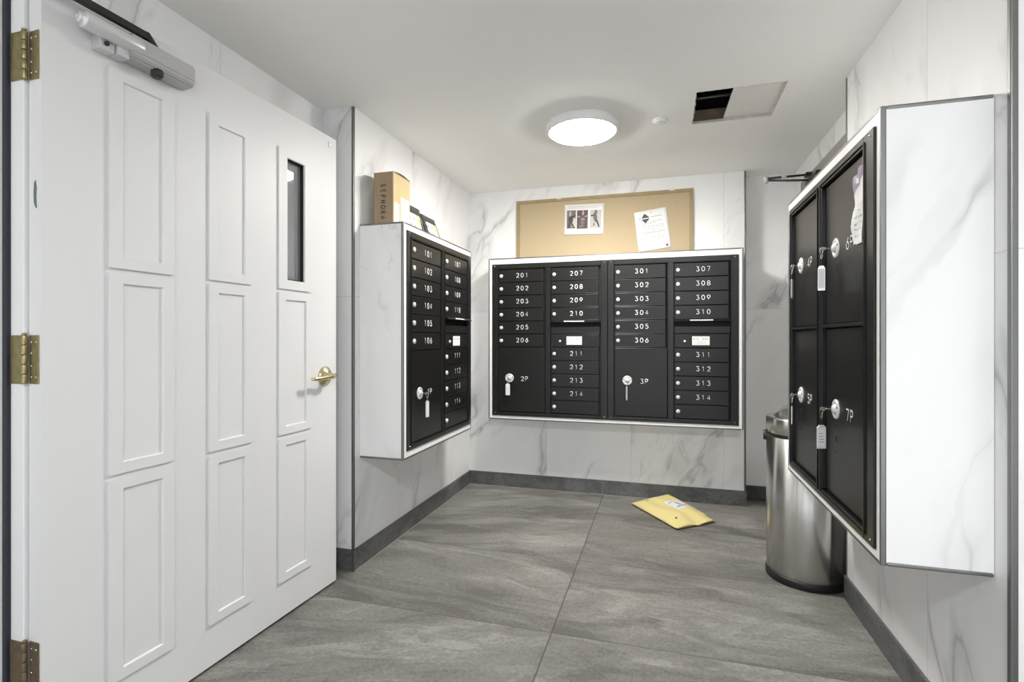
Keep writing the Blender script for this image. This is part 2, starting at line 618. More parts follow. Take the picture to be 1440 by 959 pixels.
box(bm, XA, XA+0.1, YRC-0.1, 2.60, 0, CE)
box(bm, XA, XA+0.1, 3.60, YA, 0, CE)
box(bm, XA, XA+0.1, 2.60, 3.60, 2.07, CE)
struct('wall_alcove_right', bm, M_RIGHT)
bm = B()
box(bm, XR, XR+0.12, YRN+0.012, YRC, 0, CE)
struct('wall_right', bm, M_RIGHT)
bm = B()
box(bm, XR+0.0005, 3.4, YRN, YRN+0.12, 0, CE)
struct('wall_right_return', bm, M_FACEX)
bm = B()
box(bm, 3.3, 3.4, -2.6, YRN, 0, CE)
struct('wall_lobby_right', bm, M_WHITE)
bm = B()
box(bm, -1.7, -1.45, -2.6, -2.5, 0, CE)
box(bm, 3.15, 3.4, -2.6, -2.5, 0, CE)
box(bm, -1.45, 3.15, -2.6, -2.5, 2.12, CE)
struct('wall_front', bm, M_WHITE)
bm = B()
for x in (-1.43, 0.1, 1.6, 3.13):
    box(bm, x-0.02, x+0.02, -2.58, -2.52, 0, 2.12, 0.004)
for z in (0.03, 2.09):
    box(bm, -1.45, 3.15, -2.58, -2.52, z-0.03, z+0.03, 0.004)
struct('window_1', bm, M_DTRIM)
# the room beyond the open doorway
bm = B()
box(bm, -3.2, -3.1, -2.6, 4.0, 0, CE)
struct('wall_side_room', bm, M_WHITE)

# baseboards (grey stone strips, 10 cm)
def baseboard(name, segs):
    bm = B()
    for s in segs:
        box(bm, *s, 0.0, 0.1, 0.0012, seg=1)
    return struct(name, bm, M_BASE)


g = 0.0022
baseboard('baseboard_left', [(XL, XL+0.010, YLC-0.010, 2.572-g, ), (XL, XL+0.010, 2.572, 3.195-g), (XL, XL+0.010, 3.195, YB)])
baseboard('baseboard_left_return', [(XD, XL+0.0095, YLC-0.0105, YLC-0.0009)])
baseboard('baseboard_back', [(XL+0.010, -0.40-g, YB-0.010, YB), (-0.40, -0.205-g, YB-0.010, YB), (-0.205, XB1+0.008, YB-0.010, YB)])
baseboard('baseboard_alcove', [(XB1+0.001, XA-0.001, YA-0.010, YA)])
baseboard('baseboard_right', [(XR-0.010, XR, YRN-0.010, 1.80-g), (XR-0.010, XR, 1.80, YRC+0.005)])
baseboard('baseboard_right_return', [(XR-0.0095, 3.3, YRN-0.0105, YRN)])

# metal corner trims
def trim(name, x, y, z0=0.1, z1=CE, r=0.0065, m=M_DTRIM):
    bm = B()
    box(bm, x-r, x+r, y-r, y+r, z0, z1, 0.003)
    return struct(name, bm, m)


trim('trim_1', XL-0.002, YLC+0.002)
bm = B()
box(bm, XL-0.002, XL+0.0115, YLC-0.0115, YLC+0.002, 0.0, 0.099, 0.002)
struct('trim_6', bm, M_DTRIM)
trim('trim_2', XB1-0.001, YB+0.002, r=0.006)
trim('trim_3', XR+0.001, YRC-0.002, r=0.005)
trim('trim_4', XR+0.001, YRN+0.002, r=0.0075, z0=0.1)

# grout bead along the floor edge
bm = B()
box(bm, XL+0.0095, XL+0.0125, YLC, YB-0.01, 0.0, 0.0018)
box(bm, XL+0.0095, 0.1, YB-0.0125, YB-0.0095, 0.0, 0.0018)
struct('trim_7', bm, mat('grout', (0.42, 0.40, 0.34), 0.9, noise=0.2, nscale=40))

# ------------------------------------------------------------------ left doorway and the open door
fr = B()
JY = 0.886
box(fr, -1.558, -1.512, JY, JY+0.06, 0, 2.09, 0.002)            # rabbet face and face of the frame (hinge side)
box(fr, -1.76, -1.558, JY+0.012, JY+0.06, 0, 2.09)
box(fr, -1.76, -1.5725, JY-0.016, JY+0.02, 0, 2.05, 0.003)      # stop
box(fr, -1.76, -1.512, -0.31, -0.26, 0, 2.09, 0.002)
box(fr, -1.76, -1.512, -0.26, JY, 2.04, 2.09, 0.002)
fo = struct('trim_8', fr, M_WHITE)
bm = B()
box(bm, -1.5720, -1.5575, JY-0.010, JY+0.013, 0, 2.04, 0.002)
obj('gasket', bm, M_GASKET, fo)

D = bpy.data.objects.new('door_1', None)
COL.objects.link(D)
D['kind'] = 'structure'
D['label'] = 'white panelled door with a small vision pane, swung open against the left wall'
D['category'] = 'door'
D.location = (-1.461, 0.893, 0)
D.rotation_euler = (0, 0, R(90-2.43))
# local x runs from the hinge to the free edge, local -y faces the room (door leaf lies at y 0..0.045)
DW, DZ0, DZ1 = 1.125, 0.011, 1.995
cols = [(0.157, 0.342), (0.468, 0.646), (0.776, 0.960)]
rows = [(0.152, 0.709), (0.727, 1.281), (1.297, 1.846)]
wx0, wx1, wz0, wz1 = 0.820, 0.928, 1.332, 1.818
bm = B()
box(bm, 0, wx0, 0, 0.045, DZ0, DZ1)
box(bm, wx1, DW, 0, 0.045, DZ0, DZ1)
box(bm, wx0, wx1, 0, 0.045, DZ0, wz0)
box(bm, wx0, wx1, 0, 0.045, wz1, DZ1)
bmesh.ops.remove_doubles(bm, verts=bm.verts[:], dist=1e-6)
obj('door_leaf', bm, M_DOOR, D)


def ring_frame(bm, x0, x1, z0, z1, wx, wz, y0, y1, bev=0.0025):
    """raised picture-frame moulding with chamfered edges"""
    out = [(x0, z0), (x1, z0), (x1, z1), (x0, z1)]
    inn = [(x0+wx, z0+wz), (x1-wx, z0+wz), (x1-wx, z1-wz), (x0+wx, z1-wz)]
    def grow(q, d):
        cx, cz = (x0+x1)/2, (z0+z1)/2
        return [(px+math.copysign(d, px-cx), pz+math.copysign(d, pz-cz)) for px, pz in q]
    loops = [(out, y0), (out, y1+bev), (grow(out, -bev), y1), (grow(inn, bev), y1), (inn, y1+bev), (inn, y0)]
    V = [[bm.verts.new((px, y, pz)) for px, pz in q] for q, y in loops]
    for A, C in zip(V[:-1], V[1:]):
        for k in range(4):
            bm.faces.new((A[k], A[(k+1) % 4], C[(k+1) % 4], C[k]))


for ci, (c0, c1) in enumerate(cols):
    for ri, (r0, r1) in enumerate(rows):
        bm = B()
        ring_frame(bm, c0, c1, r0, r1, 0.036 if ri < 2 or ci < 2 else wx0-c0, 0.030 if ri < 2 or ci < 2 else 0.033, 0.0005, -0.0068)
        if ci == 2 and ri == 2:
            obj('window_frame', bm, M_DOOR, D)
        else:
            obj('door_panel', bm, M_DOOR, D)
bm = B()
box(bm, wx0-0.004, wx1+0.004, 0.024, 0.030, wz0-0.004, wz1+0.004)
obj('glass_pane', bm, M_GLASS, D, label='clear glass vision pane')
bm = B()
for x0, x1, z0, z1 in ((wx0, wx0+0.006, wz0, wz1), (wx1-0.006, wx1, wz0, wz1), (wx0, wx1, wz0, wz0+0.006), (wx0, wx1, wz1-0.006, wz1)):
    box(bm, x0, x1, 0.012, 0.0235, z0, z1)
obj('glazing_bead', bm, M_RUBBER, D)

# hinges: two leaves and a five-part knuckle
for hz, hm in ((1.798, M_OLDBRASS), (1.048, M_OLDBRASS), (0.292, M_RUSTBRASS)):
    h = 0.060
    bm = B()
    box(bm, -0.0030, -0.0002, 0.006, 0.040, hz-h, hz+h, 0.001)
    kx, ky = -0.010, 0.0455
    for k in range(5):
        z0 = hz-h+k*2*h/5
        lathe(bm, [(0, z0+0.0008), (0.0062, z0+0.0008), (0.0066, z0+0.002), (0.0066, z0+2*h/5-0.002), (0.0062, z0+2*h/5-0.0008), (0, z0+2*h/5-0.0008)], 14, mtx=Matrix.Translation((kx, ky, 0)))
    lathe(bm, [(0, hz+h), (0.0050, hz+h), (0.0055, hz+h+0.004), (0, hz+h+0.007)], 12, mtx=Matrix.Translation((kx, ky, 0)))
    ho = obj('hinge', bm, hm, D)
    for sx in (0.012, 0.030):
        for sz in (-0.043, -0.016, 0.016, 0.043):
            if sx < 0.02 and abs(sz) < 0.02:
                continue
            bm = B()
            lathe(bm, [(0, -0.004), (0.0028, -0.004), (0.0032, -0.0032), (0, -0.0031)][:3]+[(0, -0.0045)], 8, mtx=Matrix.Translation((0, sx+0.002, hz+sz)) @ Matrix.Rotation(R(90), 4, 'Y'))
            obj('screw', bm, M_CHROME, ho)
# jamb leaves of the hinges belong to the frame
for hz, hm in ((1.798, M_OLDBRASS), (1.048, M_OLDBRASS), (0.292, M_RUSTBRASS)):
    bm = B()
    box(bm, -1.556, -1.514, JY-0.0028, JY-0.0002, hz-0.060, hz+0.060, 0.001)
    obj('hinge_leaf', bm, hm, fo)
# worn mark on the door edge
bm = B()
poly = [(0.016, 1.42), (0.021, 1.424), (0.026, 1.436), (0.027, 1.46), (0.025, 1.484), (0.020, 1.49), (0.0165, 1.47), (0.018, 1.45)]
quadbox(bm, [Vector((-0.0012, a, b)) for a, b in poly], (0.0013, 0, 0))
obj('worn_patch', bm, M_GREEN, D)
# lever handle
kx, kz = 1.048, 0.936
bm = B()
lathe(bm, [(0, -0.001), (0.043, -0.001), (0.042, 0.005), (0.032, 0.013), (0.016, 0.020), (0.0125, 0.030), (0.0115, 0.046), (0, 0.046)], 32, mtx=at((kx, 0, kz), '-Y'))
lv = obj('lever_handle', bm, M_BRASS, D, label='polished brass lever handle')
bm = B()
tube(bm, [(kx+0.014, -0.046, kz+0.002), (kx-0.005, -0.050, kz+0.001), (kx-0.03, -0.051, kz-0.001), (kx-0.07, -0.049, kz-0.003), (kx-0.115, -0.045, kz-0.004), (kx-0.130, -0.040, kz-0.004)],
     [0.009, 0.0105, 0.0095, 0.0085, 0.008, 0.006], 14)
obj('lever', bm, M_BRASS, lv)
# small white contact near the top free corner
bm = B()
box(bm, 1.072, 1.084, -0.003, 0.0, 1.948, 1.972, 0.001)
obj('door_contact', bm, M_LGREY, D)

# door closer on the leaf
bm = B()
prof = [(-0.058, 0.030), (-0.058, -0.016), (-0.048, -0.033), (0.0, -0.034), (0.0, 0.036), (-0.046, 0.036)]
pts = [Vector((0.178, y, 1.908+z)) for y, z in prof]
quadbox(bm, pts, (0.196, 0, 0))
bmesh.ops.bevel(bm, geom=[e for e in bm.edges], offset=0.005, segments=2, affect='EDGES')
dc = obj('door_closer', bm, M_GREYMET, D, label='grey painted door closer with a dark arm')
bm = B()
lathe(bm, [(0, 0.0), (0.012, 0.0), (0.014, 0.003), (0.014, 0.010), (0.021, 0.011), (0.0225, 0.014), (0.0225, 0.155), (0.019, 0.163), (0, 0.163)], 28, mtx=at((0.052, -0.044, 1.914), 'X'))
lathe(bm, [(0, -0.002), (0.007, -0.002), (0.007, 0.002), (0, 0.002)], 6, mtx=at((0.051, -0.044, 1.914), 'X'))
obj('closer_cylinder', bm, M_LGREY, dc)
bm = B()
box(bm, 0.112, 0.150, -0.034, 0.0, 1.868, 1.905, 0.002)
box(bm, 0.152, 0.182, -0.044, 0.0, 1.868, 1.905, 0.002)
obj('mounting_bracket', bm, M_LGREY, dc)
bm = B()
lathe(bm, [(0, 0.0), (0.006, 0.0), (0.006, 0.006), (0, 0.006)], 10, mtx=at((0.127, -0.034, 1.885), '-Y'))
lathe(bm, [(0.004, -0.012), (0.014, -0.009), (0.018, 0.0), (0.017, 0.010), (0.012, 0.015), (0, 0.015)], 6, mtx=at((0.262, -0.040, 1.872), '-Z'), smooth=False)
obj('pinion_cap', bm, M_ARM, dc)
bm = B()
box(bm, -0.05, 0.232, -0.046, -0.030, 1.953, 1.9725, 0.002)
quadbox(bm, [Vector((0.228, -0.046, 1.953)), Vector((0.262, -0.046, 1.938)), Vector((0.262, -0.046, 1.946)), Vector((0.236, -0.046, 1.9725)), Vector((0.228, -0.046, 1.9725))], (0, 0.016, 0))
lathe(bm, [(0, 0), (0.011, 0), (0.011, 0.022), (0, 0.022)], 14, mtx=at((0.240, -0.030, 1.940), 'Z'))
obj('closer_arm', bm, M_ARM, dc)

# ------------------------------------------------------------------ alcove door (mostly hidden behind the parcel lockers)
D2 = bpy.data.objects.new('door_2', None)
COL.objects.link(D2)
D2['kind'] = 'structure'
D2['label'] = 'grey framed door in the alcove behind the parcel lockers'
D2['category'] = 'door'
D2.location = (XA, 3.1, 0)
bm = B()
box(bm, -0.018, 0.08, -0.50, -0.44, 0, 2.07, 0.002)
box(bm, -0.018, 0.08, 0.44, 0.50, 0, 2.07, 0.002)
box(bm, -0.018, 0.08, -0.44, 0.44, 2.015, 2.07, 0.002)
obj('door_frame', bm, M_GFRAME, D2)
bm = B()
box(bm, 0.004, 0.05, -0.437, 0.437, 0.01, 2.012, 0.002)
obj('door_leaf', bm, M_GFRAME, D2)
bm = B()
box(bm, -0.055, 0.004, 0.02, 0.24, 1.95, 2.008, 0.004)
dc2 = obj('door_closer', bm, M_ARM, D2, label='dark door closer with folded arms')
bm = B()
ex, ey, ez = -0.255, 0.262, 2.048
tube(bm, [(ex, ey, ez), (-0.14, ey, ez+0.003), (-0.03, ey+0.005, ez+0.006)], [0.007, 0.007, 0.006], 8)
box(bm, -0.05, -0.017, ey-0.02, ey+0.03, ez-0.006, ez+0.016, 0.003)
tube(bm, [(ex+0.01, ey-0.010, ez-0.014), (-0.14, ey-0.045, ez-0.034), (-0.035, ey-0.09, ez-0.052)], 0.0065, 8)
obj('closer_arm', bm, M_ARM, dc2)
bm = B()
lathe(bm, [(0, -0.028), (0.013, -0.028), (0.013, 0.008), (0.009, 0.012), (0, 0.012)], 12, mtx=Matrix.Translation((ex-0.004, ey, ez)))
box(bm, -0.175, -0.150, ey-0.0095, ey+0.0095, ez-0.006, ez+0.012, 0.002)
obj('arm_joint', bm, M_LGREY, dc2)

# ------------------------------------------------------------------ tiled surrounds that hold the mailbox units
def surround(label, loc, rz, W, Dp, z0, z1, bl, br, bb, bt, mside, depth_gap=0.0):
    """local x = rightwards seen from the front, local y = into the wall, front at y = 0"""
    t = thing('mailbox_surround', label, 'mailbox surround', loc, rz, 'tiled mailbox surrounds')
    k = 0.012
    bm = B()
    box(bm, 0.002, k, 0.004, Dp, z0+0.002, z1-0.002)
    box(bm, W-k, W-0.002, 0.004, Dp, z0+0.002, z1-0.002)
    box(bm, k, W-k, 0.004, Dp, z1-k, z1-0.002)
    box(bm, k, W-k, 0.004, Dp, z0+0.002, z0+k)
    obj('side_panels', bm, mside, t)
    bm = B()
    box(bm, 0.002, bl, 0.0, 0.012, z0+0.002, z1-0.002)
    box(bm, W-br, W-0.002, 0.0, 0.012, z0+0.002, z1-0.002)
    box(bm, bl, W-br, 0.0, 0.012, z1-bt, z1-0.002)
    box(bm, bl, W-br, 0.0, 0.012, z0+0.002, z0+bb)
    obj('front_border', bm, M_BORDER, t)
    bm = B()
    q = 0.0095
    def bar(x0, x1, y0, y1, za, zb):
        box(bm, x0, x1, y0, y1, za, zb, 0.003)
    bar(-0.001, q, -0.001, 0.012, z0-0.001, z1+0.001)
    bar(W-q, W+0.001, -0.001, 0.012, z0-0.001, z1+0.001)
    for zc in (z0, z1-q):
        bar(q, W-q, -0.0008, 0.0035, zc-(0.001 if zc == z0 else -0.001), zc+q-(0.001 if zc == z0 else -0.001))
    for xc in (0.0, W-q):
        for zc in (z0, z1-q):
            bar(xc-0.001 if xc == 0 else xc+0.001, (xc+q-0.001) if xc == 0 else W+0.001, 0.012, Dp-0.001, zc-0.001 if zc == z0 else zc+0.001, zc+q-0.001 if zc == z0 else z1+0.001)
    obj('edge_trim', bm, M_TRIM, t, label='brushed metal edge trim')
    return t


surround('white tiled surround on the left wall with a cardboard box on top', (-1.17, 2.191, 0), R(90), 0.896, 0.234, 0.525, 1.652, 0.030, 0.015, 0.038, 0.033, M_BOXL)
surround('wide white tiled surround on the back wall under the cork board', (-1.174, 3.45, 0), 0, 1.655, 0.229, 0.536, 1.660, 0.027, 0.026, 0.028, 0.040, M_BOXB)
surround('white marble-veined surround on the right wall over the trash can', (0.519, 2.455, 0), R(-90), 0.977, 0.230, 0.540, 1.673, 0.039, 0.028, 0.026, 0.036, M_BOXR)

# ------------------------------------------------------------------ mailbox units
PITCH = 0.0898
NH, NP, NR = 0.028, 0.0325, 0.0022


def lock_bm(x, z, y=-0.004, r=0.0125):
    bm = B()
    lathe(bm, [(0, -0.004), (r, -0.004), (r, 0.004), (r*0.75, 0.0072), (0, 0.0075)], 18, mtx=at((x, y, z), '-Y'))
    box(bm, x-0.0008, x+0.0008, y-0.0082, y-0.0070, z-0.004, z+0.004, mi=1)
    return bm


def mail_door(unit, num, x0, x1, zc, xs):
    h = PITCH/2-0.0022
    bm = B()
    box(bm, x0, x1-0.010, -0.0035, 0.012, zc-h, zc+h, 0.0016)
    box(bm, x0, x1-0.010, -0.0060, -0.0030, zc-h, zc-h+0.0035, 0.0010)       # small drip lip on the lower edge
    d = obj('mailbox_door', bm, M_BLACK, unit, label=('black mailbox door numbered %s' % num) if num else 'blank black mailbox door in the lowest row')
    obj('lock', lock_bm(x0+0.022, zc), [M_LOCK, M_DARKINK], d)
    if num:
        bm = B()
        lettering(bm, num, x0+0.172*xs, zc+0.003, NH, NP*(0.5+0.5*xs), NR*1.08, -0.0042)
        obj('number', bm, M_INK, d)
    return d


def parcel_door(unit, num, x0, x1, z0, z1, dx, dz, tx, tz, y=0.0, bev=0.002):
    bm = B()
    box(bm, x0, x1, y-0.0035, y+0.012, z0, z1, bev)
    d = obj('parcel_door', bm, M_BLACK, unit, label='black parcel locker door numbered %s' % num)
    bm = B()
    lathe(bm, [(0, -0.003), (0.031, -0.003), (0.031, 0.0025), (0.029, 0.0045), (0.0195, 0.0050), (0.0185, 0.0030), (0.0172, 0.0030), (0.0165, 0.0060), (0.012, 0.0068), (0.0112, 0.0115), (0, 0.012)], 36, mtx=at((x0+dx, y-0.0035, z0+dz), '-Y'))
    c = (x0+dx, z0+dz)
    for sx in (-1, 1):
        box(bm, c[0]+sx*0.0235-0.0022, c[0]+sx*0.0235+0.0022, y-0.0092, y-0.0070, c[1]+0.004, c[1]+0.011, mi=1)
    lp = obj('lock_plate', bm, [M_LOCK, M_DARKINK], d, label='round silver lock plate')
    bm = B()
    c = (x0+dx, z0+dz)
    for ox, oz, w_, h_ in ((-0.006, -0.055, .0035, .0035), (0.006, -0.053, .0035, .0035), (0.0, -0.092, 0.0045, 0.010), (-0.008, -0.135, .0035, .0035)):
        b2 = B()
        box(b2, c[0]+ox-w_, c[0]+ox+w_, y-0.0042, y-0.0030, c[1]+oz-h_, c[1]+oz+h_, 0.0004)
        obj('punched_hole', b2, M_VOID, d)
    bm.free()
    bm = B()
    lettering(bm, num, x0+tx, z0+tz, NH*(1.2 if y else 1.04), 0.033 if y else 0.029, NR*1.1, y-0.0042)
    obj('number', bm, M_INK, d)
    return d


def mailbox_unit(label, loc, rz, W, first, pnum):
    """double-column wall unit; local z measured from the floor"""
    t = thing('mailbox_unit', label, 'mailboxes', loc, rz, 'black numbered mailbox units')
    xs = W/0.80
    z0, z1 = 0.562, 1.618
    c1 = (0.046*xs, 0.377*xs)
    c2 = (0.421*xs, 0.752*xs)
    top = 1.535+PITCH/2
    bot = top-11*PITCH
    bm = B()
    fy0, fy1 = -0.006, 0.020
    box(bm, 0.001, c1[0]-0.003, fy0, fy1, z0, z1, 0.002)
    box(bm, c2[1]+0.003, W-0.001, fy0, fy1, z0, z1, 0.002)
    box(bm, c1[0]-0.003, c2[1]+0.003, fy0, fy1, top+0.003, z1, 0.002)
    box(bm, c1[0]-0.003, c2[1]+0.003, fy0, fy1, z0, bot-0.003, 0.002)
    box(bm, c1[1]+0.003, c2[0]-0.003, fy0, fy1, bot-0.003, top+0.003, 0.002)
    # raised bead round each column
    for a, b in (c1, c2):
        ring_frame(bm, a-0.012, b+0.012, bot-0.012, top+0.012, 0.004, 0.004, fy0+0.001, fy0-0.0035, 0.001)
    obj('face_frame', bm, M_BLACKF, t)
    bm = B()
    box(bm, 0.004, W-0.004, 0.020, 0.20, z0+0.003, z1-0.003)
    obj('cabinet_body', bm, M_VOID, t)
    for x in (0.022*xs, W-0.022*xs):
        for z in (z0+0.018, z1-0.014):
            bm = B()
            lathe(bm, [(0, 0), (0.0035, 0), (0.003, 0.002), (0, 0.003)], 8, mtx=at((x, fy0, z), '-Y'))
            obj('screw', bm, M_CHROME, t)
    for i in range(6):
        mail_door(t, str(first+i), c1[0], c1[1], 1.535-PITCH*i, xs)
    pz0, pz1 = bot+0.001, top-6*PITCH-0.0022
    parcel_door(t, pnum, c1[0], c1[1], pz0, pz1, 0.081*xs, 0.826-pz0, 0.188*xs, 0.822-pz0)
    for i in range(4):
        mail_door(t, str(first+6+i), c2[0], c2[1], 1.535-PITCH*i, xs)
    # outgoing slot with its hood
    a, b = c2
    zt = top-4*PITCH
    bm = B()
    pr = [(0.004, zt+0.004), (-0.022, zt-0.004), (-0.030, zt-0.010), (-0.028, zt-0.014), (-0.004, zt-0.010), (0.004, zt-0.012)]
    quadbox(bm, [Vector((a-0.006, y, z)) for y, z in pr], (b-a+0.010, 0, 0))
    hd = obj('slot_hood', bm, M_BLACKF, t)
    bm = B()
    mx = a+0.160*xs
    quadbox(bm, [Vector((mx-0.068, -0.0230, zt-0.0030)), Vector((mx+0.068, -0.0230, zt-0.0030)), Vector((mx+0.068, -0.0312, zt-0.0098)), Vector((mx-0.068, -0.0312, zt-0.0098))], (0, -0.0008, 0.0010))
    obj('hood_label', bm, M_LOCK, hd)
    bm = B()
    box(bm, a, b-0.002, -0.002, 0.012, zt-PITCH+0.002, zt-0.044, 0.0015)
    box(bm, a, b-0.002, -0.0055, -0.001, zt-PITCH+0.002, zt-PITCH+0.008, 0.001)
    obj('slot_panel', bm, M_BLACK, t)
    # collection panel with the mail label
    zc = 1.535-5*PITCH
    h = PITCH/2-0.0022
    bm = B()
    box(bm, a, b-0.006, -0.0035, 0.012, zc-h, zc+h, 0.0016)
    cp = obj('collection_panel', bm, M_BLACK, t)
    obj('lock', lock_bm(a+0.062*xs, zc-0.004, r=0.008), [M_LOCK, M_DARKINK], cp)
    bm = B()
    lx = a+0.158*xs
    box(bm, lx-0.052, lx+0.052, -0.0048, -0.0036, zc-0.028, zc+0.028, 0.0004)
    ml = obj('mail_label', bm, M_INK, cp)
    bm = B()
    lettering(bm, 'U.S. MAIL', lx, zc+0.013, 0.0125, 0.0100, 0.0010, -0.0050)
    m2 = bm
    for k, (q0, q1) in enumerate(((-0.040, 0.036), (-0.034, 0.030), (-0.040, 0.040))):
        zz = zc-0.003-k*0.0085
        x = lx+q0
        while x < lx+q1:
            w_ = random.uniform(0.004, 0.010)
            box(m2, x, min(x+w_, lx+q1), -0.0051, -0.0047, zz-0.0009, zz+0.0009, mi=1)
            x += w_+0.003
    # lettering rides on the label's own face, kept as one piece with it
    me = bpy.data.meshes.new('mail_print')
    bmesh.ops.recalc_face_normals(m2, faces=m2.faces[:])
    m2.to_mesh(me)
    m2.free()
    mb = bmesh.new()
    mb.from_mesh(ml.data)
    for f in mb.faces:
        f.material_index = 0
    nf = len(mb.faces)
    mb.from_mesh(me)
    mb.faces.ensure_lookup_table()
    for f in list(mb.faces)[nf:]:
        f.material_index = 1 if f.material_index == 0 else 2
    ml.data.materials.append(M_DARKINK)
    ml.data.materials.append(M_GREYINK)
    mb.to_mesh(ml.data)
    mb.free()
    bpy.data.meshes.remove(me)
    for ox, oz in ((0.022, 0.018), (0.022, -0.018), (0.092*xs, 0.018), (0.092*xs, -0.018), (0.27*xs, -0.004), (0.297*xs, 0.022), (0.297*xs, 0.0), (0.297*xs, -0.022)):
        bm = B()
        lathe(bm, [(0, 0), (0.004, 0), (0.004, 0.0012), (0, 0.0012)], 10, mtx=at((a+ox, -0.0034, zc+oz), '-Y'))
        obj('punched_hole', bm, M_VOID, cp)
    for i in range(4):
        mail_door(t, str(first+10+i), a, b, 1.535-PITCH*(6+i), xs)
    mail_door(t, '', a, b, 1.535-PITCH*10, xs)
    return t


mailbox_unit('black mailbox unit numbered 101 to 114 on the left wall', (-1.17, 2.221, 0), R(90), 0.851, 101, '1P')
mailbox_unit('black mailbox unit numbered 201 to 214, left half of the back wall surround', (-1.147, 3.45, 0), 0, 0.802, 201, '2P')
mailbox_unit('black mailbox unit numbered 301 to 314, right half of the back wall surround', (-0.345, 3.45, 0), 0, 0.800, 301, '3P')

# parcel locker bank on the right wall
t = thing('parcel_locker', 'black bank of four large parcel locker doors on the right wall', 'parcel locker', (0.519, 2.416, 0), R(-90))
W = 0.908
z0, z1 = 0.568, 1.636
d4, d6 = (0.046, 0.412), (0.468, 0.838)
zb, zm0, zm1, zt = 0.598, 1.134, 1.146, 1.603
bm = B()
fy0, fy1 = -0.006, 0.022
box(bm, 0.0, d4[0]-0.002, fy0, fy1, z0, z1, 0.002)
box(bm, d6[1]+0.002, W, fy0, fy1, z0, z1, 0.002)
box(bm, d4[0]-0.002, d6[1]+0.002, fy0, fy1, zt+0.002, z1, 0.002)
box(bm, d4[0]-0.002, d6[1]+0.002, fy0, fy1, z0, zb-0.002, 0.002)
box(bm, d4[1]+0.002, d6[0]-0.002, fy0, fy1, zb, zt, 0.002)
for a, b in (d4, d6):
    box(bm, a-0.002, b+0.002, fy0+0.002, fy1, zm0+0.001, zm1-0.001, 0.0015)
    ring_frame(bm, a-0.014, b+0.014, zb-0.014, zt+0.014, 0.0045, 0.0045, fy0+0.001, fy0-0.004, 0.0012)
obj('face_frame', bm, M_BLACKF, t)
bm = B()
box(bm, 0.004, W-0.004, 0.024, 0.20, z0+0.003, z1-0.003)
obj('cabinet_body', bm, M_VOID, t)
for x in (0.018, W-0.020):
    for z in (z0+0.016, z1-0.016):
        bm = B()
        lathe(bm, [(0, 0), (0.0035, 0), (0.003, 0.002), (0, 0.003)], 8, mtx=at((x, fy0, z), '-Y'))
        obj('screw', bm, M_CHROME, t)
for num, (a, b), za, zz, dz in (('4P', d4, zm1, zt, 1.386), ('6P', d6, zm1, zt, 1.384), ('5P', d4, zb, zm0, 0.879), ('7P', d6, zb, zm0, 0.878)):
    parcel_door(t, num, a+0.002, b-0.002, za+0.002, zz-0.002, 0.105, dz-za-0.002, 0.226, dz-za-0.006, y=0.010)
